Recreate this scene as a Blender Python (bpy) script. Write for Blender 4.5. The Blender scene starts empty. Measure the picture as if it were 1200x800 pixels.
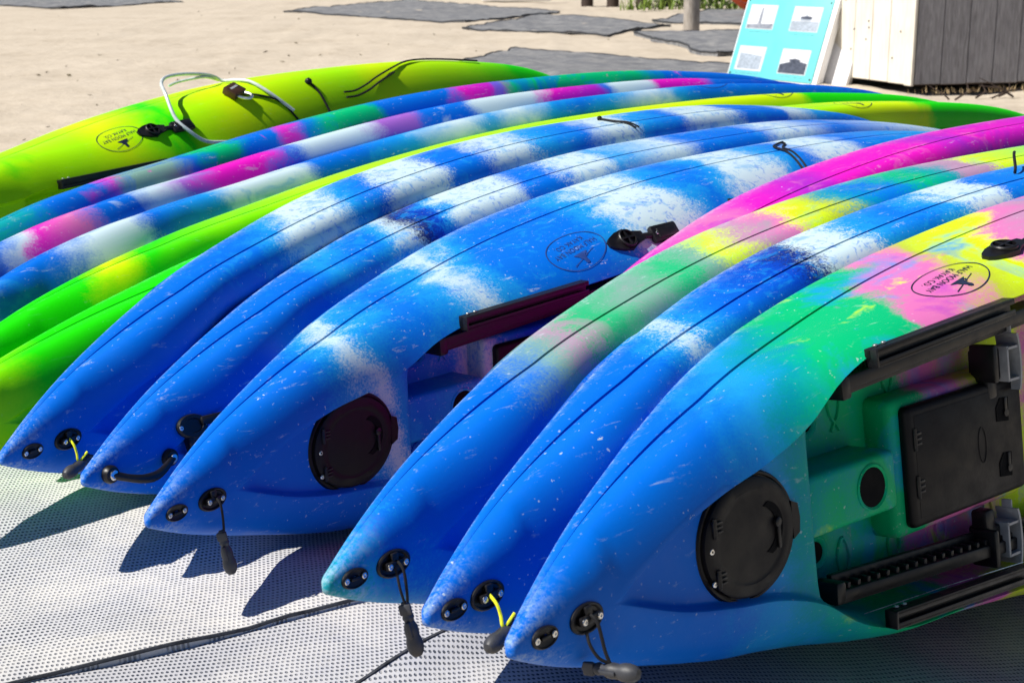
import bpy, bmesh, math, random
import numpy as np
from mathutils import Vector, Matrix, noise
from mathutils.bvhtree import BVHTree

R = math.radians
rng = random.Random(7)
SC = bpy.context.scene
COL = SC.collection

# ------------------------------------------------------------------ camera
CAM_H, CAM_F, CAM_P = 1.207, 1807.2, 0.252
cd = bpy.data.cameras.new('camera')
cam = bpy.data.objects.new('camera', cd)
COL.objects.link(cam)
cam.location = (0, 0, CAM_H)
cam.rotation_euler = (math.pi / 2 - CAM_P, 0, 0)
cd.sensor_width = 36
cd.lens = 36 * CAM_F / 1200
cd.clip_start = 0.05
cd.clip_end = 3000
cd.dof.use_dof = True
cd.dof.focus_distance = 2.55
cd.dof.aperture_fstop = 13
SC.camera = cam

# ------------------------------------------------------------------ light
SUN_AZ, SUN_EL = -107.0, 50.0          # azimuth clockwise from +Y (the view direction)
world = bpy.data.worlds.new('World')
SC.world = world
world.use_nodes = True
wn = world.node_tree.nodes
wl = world.node_tree.links
wn.clear()
wo = wn.new('ShaderNodeOutputWorld')
bg = wn.new('ShaderNodeBackground')
sky = wn.new('ShaderNodeTexSky')
sky.sky_type = 'NISHITA'
sky.sun_disc = False
sky.sun_elevation = R(SUN_EL)
sky.sun_rotation = R(SUN_AZ)
sky.air_density = 0.75
sky.dust_density = 0.2
sky.ozone_density = 1.5
bg.inputs['Strength'].default_value = 0.05
wl.new(sky.outputs[0], bg.inputs[0])
wl.new(bg.outputs[0], wo.inputs[0])

sd = bpy.data.lights.new('sun', 'SUN')
sd.energy = 5.0
sd.angle = R(0.5)
sd.color = (1.0, 0.955, 0.88)
sun = bpy.data.objects.new('sun', sd)
COL.objects.link(sun)
sv = Vector((math.sin(R(SUN_AZ)) * math.cos(R(SUN_EL)), math.cos(R(SUN_AZ)) * math.cos(R(SUN_EL)), math.sin(R(SUN_EL))))
sun.rotation_euler = sv.to_track_quat('Z', 'Y').to_euler()
sun.location = sv * 30

vs = SC.view_settings
vs.view_transform = 'Standard'
vs.look = 'None'
vs.exposure = 0.45
vs.gamma = 1
vs.use_curve_mapping = False
SC.cycles.max_bounces = 6
SC.cycles.use_denoising = True

# ------------------------------------------------------------------ helpers
def tag(o, label=None, cat=None, group=None, kind=None):
    if label: o['label'] = label
    if cat: o['category'] = cat
    if group: o['group'] = group
    if kind: o['kind'] = kind
    return o

def empty(name, mat):
    o = bpy.data.objects.new(name, None)
    COL.objects.link(o)
    o.matrix_world = mat
    o.empty_display_size = 0.1
    return o

def hermite(xc, yc):
    xc = np.asarray(xc, float); yc = np.asarray(yc, float)
    h = np.diff(xc); d = np.diff(yc) / h
    m = np.zeros_like(yc)
    m[1:-1] = (d[:-1] * h[1:] + d[1:] * h[:-1]) / (h[1:] + h[:-1])
    m[0] = 1.5 * d[0] - .5 * m[1]; m[-1] = 1.5 * d[-1] - .5 * m[-2]
    def f(x):
        x = min(max(x, xc[0]), xc[-1])
        i = int(min(max(np.searchsorted(xc, x) - 1, 0), len(h) - 1)); t = (x - xc[i]) / h[i]
        return float((2*t**3 - 3*t**2 + 1) * yc[i] + (t**3 - 2*t**2 + t) * h[i] * m[i] + (-2*t**3 + 3*t**2) * yc[i+1] + (t**3 - t**2) * h[i] * m[i+1])
    return f

def sstep(a, b, x):
    t = min(max((x - a) / (b - a), 0), 1)
    return t * t * (3 - 2 * t)

class MB:
    """collects shapes into one mesh"""
    def __init__(self): self.v = []; self.f = []
    def add(self, vs, fs, M=None):
        n = len(self.v)
        for p in vs:
            p = Vector(p)
            self.v.append(M @ p if M is not None else p)
        self.f += [tuple(i + n for i in f) for f in fs]
        return self
    def box(self, c, s, bev=0.0, M=None, seg=2):
        bm = bmesh.new()
        bmesh.ops.create_cube(bm, size=1)
        for v in bm.verts: v.co = Vector((v.co.x * s[0], v.co.y * s[1], v.co.z * s[2]))
        if bev > 0:
            bmesh.ops.bevel(bm, geom=list(bm.edges), offset=bev, segments=seg, profile=.5, affect='EDGES')
        for v in bm.verts: v.co += Vector(c)
        bm.verts.index_update()
        self.add([v.co.copy() for v in bm.verts], [[v.index for v in f.verts] for f in bm.faces], M)
        bm.free()
        return self
    def lathe(self, prof, seg=20, M=None, sx=1.0, sy=1.0):
        vs, fs = [], []
        for (r, z) in prof:
            for k in range(seg):
                a = 2 * math.pi * k / seg
                vs.append((r * math.cos(a) * sx, r * math.sin(a) * sy, z))
        for i in range(len(prof) - 1):
            for k in range(seg):
                k2 = (k + 1) % seg
                fs.append((i*seg + k, i*seg + k2, (i+1)*seg + k2, (i+1)*seg + k))
        if prof[0][0] > 1e-6: fs.append(tuple(reversed(range(seg))))
        if prof[-1][0] > 1e-6: fs.append(tuple(range((len(prof)-1)*seg, len(prof)*seg)))
        return self.add(vs, fs, M)
    def tube(self, pts, r, seg=8, M=None, smooth=0):
        pts = [Vector(p) for p in pts]
        if smooth:
            q = []
            for i in range(len(pts) - 1):
                p0 = pts[max(i-1, 0)]; p1 = pts[i]; p2 = pts[i+1]; p3 = pts[min(i+2, len(pts)-1)]
                for k in range(smooth):
                    t = k / smooth
                    q.append(.5 * ((2*p1) + (p2 - p0)*t + (2*p0 - 5*p1 + 4*p2 - p3)*t*t + (3*p1 - p0 - 3*p2 + p3)*t**3))
            q.append(pts[-1]); pts = q
        n = len(pts)
        rr = r if isinstance(r, (list, tuple)) else [r] * n
        if len(rr) != n: rr = [rr[min(int(i * len(rr) / n), len(rr)-1)] for i in range(n)]
        vs, fs = [], []
        t0 = (pts[1] - pts[0]).normalized()
        up = Vector((0, 0, 1)) if abs(t0.z) < .9 else Vector((1, 0, 0))
        nrm = t0.cross(up).normalized()
        for i, p in enumerate(pts):
            t = (pts[min(i+1, n-1)] - pts[max(i-1, 0)]).normalized()
            nrm = (nrm - t * nrm.dot(t)).normalized()
            b = t.cross(nrm)
            for k in range(seg):
                a = 2 * math.pi * k / seg
                vs.append(p + (nrm * math.cos(a) + b * math.sin(a)) * rr[i])
        for i in range(n - 1):
            for k in range(seg):
                k2 = (k + 1) % seg
                fs.append((i*seg + k, i*seg + k2, (i+1)*seg + k2, (i+1)*seg + k))
        fs.append(tuple(reversed(range(seg)))); fs.append(tuple(range((n-1)*seg, n*seg)))
        return self.add(vs, fs, M)
    def prism(self, poly, z0, z1, M=None):
        n = len(poly)
        vs = [(x, y, z0) for x, y in poly] + [(x, y, z1) for x, y in poly]
        fs = [tuple(reversed(range(n))), tuple(range(n, 2*n))]
        fs += [(i, (i+1) % n, n + (i+1) % n, n + i) for i in range(n)]
        return self.add(vs, fs, M)
    def mesh(self, name, mat=None, sharp=35):
        me = bpy.data.meshes.new(name)
        me.from_pydata([tuple(v) for v in self.v], [], self.f)
        me.update()
        for p in me.polygons: p.use_smooth = True
        me.set_sharp_from_angle(angle=R(sharp))
        if mat: me.materials.append(mat)
        return me
    def build(self, name, mat, parent=None, sharp=35):
        return link(name, self.mesh(name, mat, sharp), parent)

def link(name, me, parent=None):
    o = bpy.data.objects.new(name, me)
    COL.objects.link(o)
    if parent is not None: o.parent = parent
    return o

def frame(p, z, x=None):
    """matrix at p with local Z along z and local X as close to x as can be"""
    z = Vector(z).normalized()
    x = Vector(x) if x is not None else Vector((1, 0, 0))
    x = (x - z * x.dot(z)).normalized()
    y = z.cross(x)
    return Matrix(((x.x, y.x, z.x, p[0]), (x.y, y.y, z.y, p[1]), (x.z, y.z, z.z, p[2]), (0, 0, 0, 1)))

# ------------------------------------------------------------------ materials
class NT:
    def __init__(self, name):
        self.m = bpy.data.materials.new(name); self.m.use_nodes = True
        self.t = self.m.node_tree; self.n = self.t.nodes; self.l = self.t.links
        self.b = self.n['Principled BSDF']
    def node(self, typ, **kw):
        n = self.n.new(typ)
        for k, v in kw.items():
            if k.startswith('_'): setattr(n, k[1:], v)
        return n
    def set(self, sock, v):
        if hasattr(v, 'is_linked') or hasattr(v, 'links'): self.l.new(v, sock)
        else: sock.default_value = v
    def math(self, op, a, b=None, c=None, clamp=False):
        n = self.n.new('ShaderNodeMath'); n.operation = op; n.use_clamp = clamp
        self.set(n.inputs[0], a)
        if b is not None: self.set(n.inputs[1], b)
        if c is not None: self.set(n.inputs[2], c)
        return n.outputs[0]
    def noise(self, vec, scale, detail=2, rough=.5, dist=0):
        n = self.n.new('ShaderNodeTexNoise')
        self.set(n.inputs['Vector'], vec)
        n.inputs['Scale'].default_value = scale; n.inputs['Detail'].default_value = detail
        n.inputs['Roughness'].default_value = rough; n.inputs['Distortion'].default_value = dist
        return n.outputs['Fac']
    def ramp(self, fac, stops, interp='LINEAR'):
        n = self.n.new('ShaderNodeValToRGB'); r = n.color_ramp; r.interpolation = interp
        while len(r.elements) < len(stops): r.elements.new(.5)
        for e, (p, c) in zip(r.elements, sorted(stops, key=lambda s: s[0])):
            e.position = p; e.color = (*c, 1) if len(c) == 3 else c
        self.set(n.inputs[0], fac)
        return n.outputs[0]
    def mix(self, fac, a, b, typ='MIX'):
        n = self.n.new('ShaderNodeMix'); n.data_type = 'RGBA'; n.blend_type = typ
        self.set(n.inputs[0], fac)
        for s, v in ((n.inputs[6], a), (n.inputs[7], b)):
            if isinstance(v, tuple): s.default_value = (*v[:3], 1)
            else: self.set(s, v)
        return n.outputs[2]
    def mrange(self, v, a, b, c=0.0, d=1.0):
        n = self.n.new('ShaderNodeMapRange'); n.clamp = True
        self.set(n.inputs[0], v)
        for i, q in enumerate((a, b, c, d)): n.inputs[i+1].default_value = q
        return n.outputs[0]
    def coord(self, kind='Object', loc=(0,0,0), scale=(1,1,1), rot=(0,0,0)):
        tc = self.n.new('ShaderNodeTexCoord'); mp = self.n.new('ShaderNodeMapping')
        self.l.new(tc.outputs[kind], mp.inputs[0])
        mp.inputs['Location'].default_value = loc; mp.inputs['Scale'].default_value = scale; mp.inputs['Rotation'].default_value = rot
        return mp.outputs[0]
    def bump(self, h, strength, dist):
        n = self.n.new('ShaderNodeBump'); n.inputs['Strength'].default_value = strength; n.inputs['Distance'].default_value = dist
        self.set(n.inputs['Height'], h)
        self.l.new(n.outputs[0], self.b.inputs['Normal'])
        return n

def plain(name, col, rough=.5, spec=.5, metal=0, var=.25, scale=40, bump=.15):
    t = NT(name)
    v = t.coord()
    f = t.noise(v, scale, 4, .6)
    t.l.new(t.mix(t.mrange(f, .3, .7), tuple(c * (1 - var) for c in col), tuple(min(c * (1 + var), 1) for c in col)), t.b.inputs['Base Color'])
    t.l.new(t.mrange(f, .3, .7, max(rough - .1, .05), min(rough + .12, 1)), t.b.inputs['Roughness'])
    t.b.inputs['Specular IOR Level'].default_value = spec
    t.b.inputs['Metallic'].default_value = metal
    if bump: t.bump(t.noise(v, scale * 8, 3), bump, .001)
    return t.m

M_BLACK = plain('black plastic', (.006, .0055, .007), .42, .40, var=.35)
M_LID = plain('hatch rubber', (.0045, .0035, .0045), .5, .25, var=.3, scale=25)
M_CORD = plain('black cord', (.008, .008, .010), .7, .3)
M_YCORD = plain('yellow cord', (.75, .78, .02), .5, .4)
M_STEEL = plain('steel screw', (.75, .75, .74), .28, .5, 1.0, .15)
M_GREY = plain('grey nylon', (.30, .31, .33), .42, .5, var=.2)
M_TOGGLE = plain('toggle rubber', (.035, .037, .045), .5, .5, var=.3)
M_INK = plain('logo ink', (.012, .02, .05), .6, .3)
M_INKW = plain('worn logo ink', (.02, .06, .25), .6, .3)
M_RED = plain('red bead', (.75, .01, .01), .3, .5)
M_BRASS = plain('bronzed lock', (.10, .05, .03), .4, .5, .6, .3)
M_CABLE = plain('cable sleeve', (.55, .60, .60), .3, .5, var=.2)
M_HOLE_SHADE = plain('painted hole shade', (.004, .004, .005), .8, .1)  # near-black colour painted as the shade inside holes and pockets

# kayak pigments (base colours of rotomoulded plastic)
BL = (.0, .125, .60); DB = (.0, .045, .42); LB = (.008, .25, .62); WH = (.45, .58, .65); NV = (.003, .012, .10)
TE = (.0, .26, .34); GR = (.0, .40, .15); LM = (.34, .78, .0); LG = (.01, .62, .0); YG = (.54, .78, .0)
YE = (.62, .56, .005); OL = (.38, .45, .03); PK = (.58, .14, .38); MG = (.62, .006, .42); PU = (.31, .015, .44); MV = (.37, .22, .35)
VI = (.28, .10, .47); GY = (.17, .32, .28)

def kayak_mat(name, stops, seed, skew=(.35, .35), warp=.16, grain=.10, scuff=.5, fleck=.5, lobes=None, wear=1.0, gate=None):
    t = NT(name)
    tc = t.node('ShaderNodeTexCoord')
    sx = t.node('ShaderNodeSeparateXYZ'); t.l.new(tc.outputs['Object'], sx.inputs[0])
    off = t.coord('Object', (seed * 3.7, seed * 1.3, seed * 2.1))
    big = t.noise(off, 4.5, 3, .55, .6)
    med = t.noise(off, 17, 4, .6, .4)
    fine = t.noise(off, 210, 3, .75)
    u = t.math('ADD', sx.outputs[0], t.math('MULTIPLY', sx.outputs[1], skew[0]))
    u = t.math('ADD', u, t.math('MULTIPLY', sx.outputs[2], skew[1]))
    u = t.math('ADD', u, t.math('MULTIPLY', t.math('SUBTRACT', big, .5), warp * 1.5))
    u = t.math('ADD', u, t.math('MULTIPLY', t.math('SUBTRACT', med, .5), warp * .5))
    u = t.math('ADD', u, t.math('MULTIPLY', t.math('SUBTRACT', fine, .5), grain))
    fac = t.math('DIVIDE', u, 3.8)
    # the ramp is keyed at the sheer line, where y is about .25 and z about 0
    st = [((x + .25 * skew[0]) / 3.8, c) for x, c in stops][:32]
    col = t.ramp(fac, st)
    if lobes:
        for k, (c, sc, lo, hi, amt) in enumerate(lobes):
            o2 = t.coord('Object', (seed * 5.1 + k * 7, k * 3.3, seed))
            f = t.math('ADD', t.noise(o2, sc, 4, .62, .8), t.math('MULTIPLY', t.math('SUBTRACT', fine, .5), .10))
            am = t.math('MULTIPLY', t.mrange(f, lo, hi), amt)
            if gate: am = t.math('MULTIPLY', am, t.mrange(u, gate, gate + .18))
            col = t.mix(am, col, c)
    # scuffs: short pale scrapes along the boat, and pale flecks
    sm = t.coord('Object', (seed, seed * 2, 0), (7, 34, 34), (0, 0, .25))
    scr = t.noise(sm, 2.2, 6, .72, .5)
    brk = t.noise(off, 55, 3, .7)
    s = t.math('MULTIPLY', t.mrange(scr, .60, .70), t.mrange(brk, .42, .62))
    col = t.mix(t.math('MULTIPLY', s, scuff), col, (.52, .62, .68))
    fl = t.noise(off, 130, 2, .5)
    s2 = t.math('MULTIPLY', t.mrange(fl, .69, .73), t.mrange(med, .40, .62))
    col = t.mix(t.math('MULTIPLY', s2, fleck), col, (.56, .64, .68))
    at = t.node('ShaderNodeAttribute'); at.attribute_name = 'wear'
    wv = t.math('MULTIPLY', at.outputs['Fac'], t.mrange(t.math('ADD', t.math('MULTIPLY', brk, .5), t.math('MULTIPLY', fine, .5)), .44, .60))
    col = t.mix(t.math('MULTIPLY', wv, wear), col, (.46, .57, .64))
    t.l.new(col, t.b.inputs['Base Color'])
    t.l.new(t.mrange(med, .3, .7, .42, .62), t.b.inputs['Roughness'])
    t.b.inputs['Specular IOR Level'].default_value = .14
    h = t.math('ADD', t.math('MULTIPLY', fine, .6), t.math('MULTIPLY', scr, .6))
    t.bump(h, .22, .0012)
    return t.m

# ------------------------------------------------------------------ terrain
AZ0 = R(48)
_berm = hermite([-9, .1, .3, .5, .8, 1.2, 1.7, 2.4, 60], [.192, .192, .183, .157, .108, .058, .015, 0, 0])
def sn(x, y):
    dx, dy = x + .14, y - 1.72
    return dx * math.sin(AZ0) + dy * math.cos(AZ0), -dx * math.cos(AZ0) + dy * math.sin(AZ0)
def ground_z(x, y):
    s, n = sn(x, y)
    z = _berm(min(s, 50)) if s > -9 else .192
    z *= 1 - sstep(1.7, 3.4, n)
    z += (.026 * (1 - sstep(.45, .85, n)) - .016) * (1 - sstep(2.2, 3.2, n)) * (1 - sstep(2.5, 4.5, s))
    return z

def axis(lo, a, b, hi, fine, grow=1.22):
    r = list(np.arange(a, b + 1e-6, fine)); st = fine; x = a
    while x > lo: st *= grow; x -= st; r.insert(0, x)
    x = b; st = fine
    while x < hi: st *= grow; x += st; r.append(x)
    return r
def sand_z(x, y):
    d = max(abs(y - 15), abs(x)) 
    near = sstep(2.5, 6, y) * (1 - sstep(40, 60, y)) * (1 - sstep(14, 20, abs(x)))
    return ground_z(x, y) - .012 + near * (.035 * noise.noise((x * .9, y * .9, 1)) + .022 * noise.noise((x * 3.1, y * 3.1, 5)) + .01 * noise.noise((x * 8, y * 8, 2)) - .02)

gx = axis(-900, -6, 7, 900, .09)
gy = axis(-300, .8, 12, 2500, .09, 1.06)
gv = [(x, y, sand_z(x, y)) for y in gy for x in gx]
nx = len(gx)
gf = [(j*nx + i, j*nx + i + 1, (j+1)*nx + i + 1, (j+1)*nx + i) for j in range(len(gy)-1) for i in range(nx-1)]
t = NT('beach sand')
v = t.coord('Object')
big = t.noise(v, .8, 4, .6); med = t.noise(v, 6, 5, .65); fine = t.noise(v, 90, 3, .7)
c = t.ramp(t.math('ADD', t.math('MULTIPLY', big, .5), t.math('MULTIPLY', med, .5)), [(.30, (.37, .31, .24)), (.48, (.48, .415, .335)), (.70, (.56, .49, .405))])
deb = t.mrange(t.noise(t.coord('Object', (3, 1, 0), (1, 2.2, 1)), 5.5, 3, .7), .70, .76)
c = t.mix(t.math('MULTIPLY', deb, .7), c, (.12, .09, .06))
c = t.mix(t.mrange(fine, .35, .75, 0, .35), c, (.62, .53, .42))
t.l.new(c, t.b.inputs['Base Color']); t.b.inputs['Roughness'].default_value = .95; t.b.inputs['Specular IOR Level'].default_value = .1
t.bump(t.math('ADD', t.math('MULTIPLY', med, 1.0), t.math('MULTIPLY', fine, .15)), .8, .03)
M_SAND = t.m
me = bpy.data.meshes.new('ground'); me.from_pydata(gv, [], gf); me.update()
for p in me.polygons: p.use_smooth = True
me.materials.append(M_SAND)
tag(link('ground', me), 'pale dry beach sand', None, kind='structure')

# ------------------------------------------------------------------ woven mats
def mat_material(name, light, dark, rot, cell, dust, seed):
    t = NT(name)
    v = t.coord('Object', (0, 0, 0), (1/cell, 1/cell, 1/cell), (0, 0, rot))
    w = t.noise(t.coord('Object', (seed, 0, 0)), 3.5, 3)
    s = t.node('ShaderNodeSeparateXYZ'); t.l.new(v, s.inputs[0])
    wob = t.math('MULTIPLY', t.math('SUBTRACT', w, .5), 3.0)
    x = t.math('ADD', s.outputs[0], wob); y = t.math('ADD', t.math('MULTIPLY', s.outputs[1], .56), t.math('MULTIPLY', wob, .5))
    row = t.math('FLOOR', y)
    x2 = t.math('ADD', x, t.math('MULTIPLY', row, .5))
    fx = t.math('ABSOLUTE', t.math('SUBTRACT', t.math('FRACT', x2), .5))
    fy = t.math('ABSOLUTE', t.math('SUBTRACT', t.math('FRACT', y), .5))
    d = t.math('SQRT', t.math('ADD', t.math('POWER', t.math('MULTIPLY', fx, 1.0), 2), t.math('POWER', t.math('MULTIPLY', fy, 1.15), 2)))
    hole = t.mrange(d, .22, .36, 1, 0)
    dn = t.noise(t.coord('Object', (seed * 2, 4, 0)), 4.2, 4, .6, .5)
    dn2 = t.noise(t.coord('Object', (seed * 2, 9, 0), (1, 1, 1)), 30, 4, .7)
    du = t.mrange(t.math('ADD', t.math('MULTIPLY', dn, .7), t.math('MULTIPLY', dn2, .3)), .42, .68)
    du = t.math('MULTIPLY', du, dust)
    hole = t.math('MULTIPLY', hole, t.math('SUBTRACT', 1.0, t.math('MULTIPLY', du, .80)))
    hole = t.math('MULTIPLY', hole, t.mrange(t.noise(t.coord('Object', (seed, 3, 1)), 160, 2, .6), .30, .55, .45, 1))
    lt = t.mix(du, light, (.70, .67, .61))
    lt = t.mix(t.mrange(dn2, .55, .75, 0, .35), lt, tuple(c * .5 for c in light))
    t.l.new(t.mix(hole, lt, dark), t.b.inputs['Base Color'])
    t.b.inputs['Roughness'].default_value = .9; t.b.inputs['Specular IOR Level'].default_value = .15
    t.bump(t.math('SUBTRACT', t.math('MULTIPLY', dn2, .25), hole), .7, .004)
    return t.m
M_MAT = mat_material('sun bleached woven mat', (.50, .50, .51), (.055, .065, .085), R(-24), .0073, .80, 1.0)
M_MAT2 = mat_material('woven mat with less dust', (.44, .44, .46), (.05, .06, .08), R(-20), .0072, .60, 2.0)
M_MATFAR = mat_material('weathered ground mat', (.17, .175, .19), (.09, .095, .11), R(10), .02, .30, 4.0)
M_EDGE = plain('mat hem', (.05, .053, .06), .8, .2, var=.5, scale=60, bump=.5)

def mat_sheet(name, corners, lift, label, m, wave=.006, nu=60, nv=60, hem=.0, seed=0, group=None, edge_noise=.01, zf=ground_z, curl=None):
    c = [Vector((a, b)) for a, b in corners]
    vsx, fs = [], []
    for j in range(nv + 1):
        for i in range(nu + 1):
            u, w = i / nu, j / nv
            p = (c[0]*(1-u) + c[1]*u)*(1-w) + (c[3]*(1-u) + c[2]*u)*w
            e = edge_noise
            p = p + Vector((noise.noise((p.x*2.1 + seed, p.y*2.1, 3)), noise.noise((p.x*2.1, p.y*2.1 + seed, 8)))) * e * 2
            z = zf(p.x, p.y) + lift + wave * (noise.noise((p.x*3 + seed, p.y*3, 0)) + .5*noise.noise((p.x*8, p.y*8, seed)))
            if curl: z += curl(u, w)
            vsx.append((p.x, p.y, z))
    n1 = nu + 1
    for j in range(nv):
        for i in range(nu): fs.append((j*n1 + i, j*n1 + i+1, (j+1)*n1 + i+1, (j+1)*n1 + i))
    mb = MB(); mb.add(vsx, fs)
    ring = [(i, 0) for i in range(nu)] + [(nu, j) for j in range(nv)] + [(i, nv) for i in range(nu, 0, -1)] + [(0, j) for j in range(nv, 0, -1)]
    base = len(mb.v)
    for (i, j) in ring:
        p = mb.v[j*n1 + i]; mb.v.append(Vector((p.x, p.y, p.z - .007 - max(0, lift - .004))))
    k = len(ring)
    for a in range(k):
        b = (a + 1) % k
        ia = ring[a][1]*n1 + ring[a][0]; ib = ring[b][1]*n1 + ring[b][0]
        mb.f.append((ib, ia, base + a, base + b))
    o = mb.build(name, m, None, 40)
    tag(o, label, 'mat', group)
    if hem:
        pts = [Vector(mb.v[j*n1 + i]) + Vector((0, 0, -.0005 + .002 * noise.noise((mb.v[j*n1 + i].x * 25, mb.v[j*n1 + i].y * 25, 4)))) for (i, j) in ring]
        h = MB(); h.tube(pts + [pts[0]], hem, 6)
        hb = h.build('hem', M_EDGE, o)
    return o

# ------------------------------------------------------------------ kayak hull
L = 3.8
W_ = hermite([0, .06, .15, .3, .5, .8, 1.15, 1.55, 2.0, 2.6, 3.2, 3.65, 3.8], [.016, .050, .094, .152, .211, .267, .330, .383, .402, .388, .295, .10, .032])
ZS = hermite([0, .15, .4, .8, 1.9, 3.0, 3.8], [.212, .152, .066, -.041, -.001, .043, .086])
ZD = hermite([0, .1, .3, .5, .8, 1.15, 1.9, 2.6, 3.2, 3.8], [.222, .208, .178, .157, .157, .162, .16, .155, .145, .125])
CW = hermite([.17, .22, .3, .4, .51, .59, .66, .73, .9, 1.09, 1.55, 2.0, 2.6, 3.2, 3.6], [.0, .02, .05, .075, .096, .125, .17, .197, .213, .226, .27, .285, .262, .16, .0])
def rr(x):
    a = .11 + .89 * min(max(x / .5, 0), 1); b = .2 + .8 * min(max((L - x) / .45, 0), 1)
    return min(a, b)
FLOOR = .045
def deck_z(x, y, c):
    """height of the deck inside its crease"""
    zd = ZD(x)
    if c <= .001: return zd
    e = c - abs(y)
    z = zd - .018 * sstep(0, .009, e) * sstep(.17, .24, x) * (1 - sstep(3.45, 3.6, x))
    ck = sstep(.598, .618, x) * (1 - sstep(2.46, 2.54, x))
    fl = FLOOR + .05 * sstep(1.75, 2.0, x)
    k = sstep(.004, .034, e) * ck
    z = z * (1 - k) + fl * k
    tw = sstep(2.66, 2.70, x) * (1 - sstep(3.28, 3.34, x)) * sstep(.02, .045, e)
    return z - .06 * tw
DF = [1, .985, .965, .94, .91, .885, .86, .83, .78, .7, .58, .44, .28, .12, 0]
def half_section(x, sink=0.0, cs=1.0):
    w, zs, r, zd = W_(x), ZS(x), rr(x), ZD(x)
    c = CW(x) if .17 < x < 3.6 else 0.0
    c = max(c, 0) * (1 - (1 - cs) * sstep(.35, .75, x))
    g = sstep(.14, .40, x) * (1 - sstep(3.3, 3.6, x))
    ys = w - .046 * r
    sk = sink * sstep(.30, .62, x)
    if sk:
        zd = zd * (1 - sk) + (zs + .06) * sk
        c = c * (1 - sk) + max(ys - .050, 0) * sk if c > 0 else 0
    P = []
    q = .30 + .70 * sstep(.1, 1.3, x)      # the forefoot is shallow, the body deep
    d = r * q
    o = .010 * r * (1 - .5 * q)
    k = zs - .205 * d
    P += [(0, k), (.40*w, k + .002*d), (.70*w - .012*r, k + .010*d), (.86*w - .026*r, k + .026*d)]
    P += [(ys - .016*r, zs - .162*d), (ys - .004*r, zs - .145*d), (ys + o*.6, zs - .124*d), (ys + o, zs - .100*d), (ys + o, zs - .070*d), (ys + o*.85, zs - .040*d)]
    P += [(ys + o*.6, zs - .014*d), (ys + o*.35, zs - .0015*d - .0002), (ys + o*.3, zs + .0005*r)]
    P += [(ys - .0055*g, zs + .001*r + .0003), (ys - .0055*g, zs + .001*r + .004*g + .0004)]
    P += [(ys + o*.22, zs + .001*r + .005*g + .0006), (ys + o*.25, zs + .001*r + .008*g + .0012)]
    a = Vector((ys + o*.25, zs + .0015*r + .013*g + .002)); b = Vector((max(c, .0), zd))
    # shoulder: rises almost straight, then rolls into the deck crease
    hgt = b.y - a.y
    bul = (.005 + .030 * sstep(.15, .45, x) * (1 - sstep(.6, 1.0, x))) * r * (1 - sk)
    ctl = Vector((max(a.x + bul, b.x + .004), a.y + hgt * (.74 + .12 * sk)))
    if c <= .0: ctl = Vector((a.x * .92, b.y))
    for q in (0, .10, .22, .34, .46, .58, .69, .79, .88, .95):
        p = a*(1-q)**2 + ctl*2*q*(1-q) + b*q*q
        P.append((p.x, p.y))
    for f in DF:
        y = max(c, .0) * f
        P.append((y, min(deck_z(x, y, c), zd)))
    return P
xs = []
def span(a, b, n, end=False):
    for i in range(n + (1 if end else 0)): xs.append(a + (b - a) * i / n)
span(0, .06, 6); span(.06, .30, 14); span(.30, .59, 14); span(.59, .63, 8); span(.63, .8, 9); span(.8, 2.44, 44); span(2.44, 2.56, 6); span(2.56, 2.64, 3); span(2.64, 2.72, 5); span(2.72, 3.26, 12); span(3.26, 3.36, 5); span(3.36, 3.7, 12); span(3.7, 3.8, 5, True)
def capsec(x, src, s):
    zc = (src[0][1] + src[-1][1]) / 2
    return (x, [(y * s, zc + (z - zc) * s) for y, z in src])
def hull_mesh(name, sink, cs=1.0):
    secs = [(x, half_section(x, sink, cs)) for x in xs]
    secs = [capsec(-.006, secs[0][1], .05), capsec(-.0055, secs[0][1], .35), capsec(-.0042, secs[0][1], .65), capsec(-.002, secs[0][1], .87)] + secs + [capsec(L + .007, secs[-1][1], .85), capsec(L + .013, secs[-1][1], .5), capsec(L + .015, secs[-1][1], .05)]
    hv, hf, wear = [], [], []
    NP = len(secs[0][1]); ring = 2 * NP - 2
    for (x, P) in secs:
        loop = [(i, y, z) for i, (y, z) in enumerate(P)] + [(i, -y, z) for i, (y, z) in reversed(list(enumerate(P[1:-1], 1)))]
        for (i, y, z) in loop:
            hv.append((x, y, z))
            wr = {4: .9, 5: 1.0, 6: .55, 7: .12}.get(i, 0)
            tipw = 1 - sstep(.0, .12, x)
            wear.append(max(wr * .9, tipw * (.45 if i < 24 else .05)))
    for k in range(len(secs) - 1):
        for i in range(ring):
            j = (i + 1) % ring
            hf.append((k*ring + i, k*ring + j, (k+1)*ring + j, (k+1)*ring + i))
    hf.append(tuple(reversed(range(ring)))); hf.append(tuple(range((len(secs)-1)*ring, len(secs)*ring)))
    me = bpy.data.meshes.new(name)
    me.from_pydata(hv, [], hf)
    bm = bmesh.new(); bm.from_mesh(me); bmesh.ops.recalc_face_normals(bm, faces=bm.faces); bm.to_mesh(me); bm.free()
    at = me.attributes.new('wear', 'FLOAT', 'POINT'); at.data.foreach_set('value', wear)
    for p in me.polygons: p.use_smooth = True
    me.set_sharp_from_angle(angle=R(48))
    me.materials.append(None)
    return me, BVHTree.FromPolygons([Vector(v) for v in hv], hf)
HULL, BVH = hull_mesh('hull', 0.0)
NESTED, BVH_N = hull_mesh('nested_hull', 1.0)
HULL4, BVH_4 = hull_mesh('hull_wide_side', 0.0, .82)
HULL12, BVH_12 = hull_mesh('hull_broad_side', 0.0, .55)
def bvh_of(k): return {'k1': BVH, 'k4': BVH_4, 'k12': BVH_12}.get(k, BVH_N)
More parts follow.
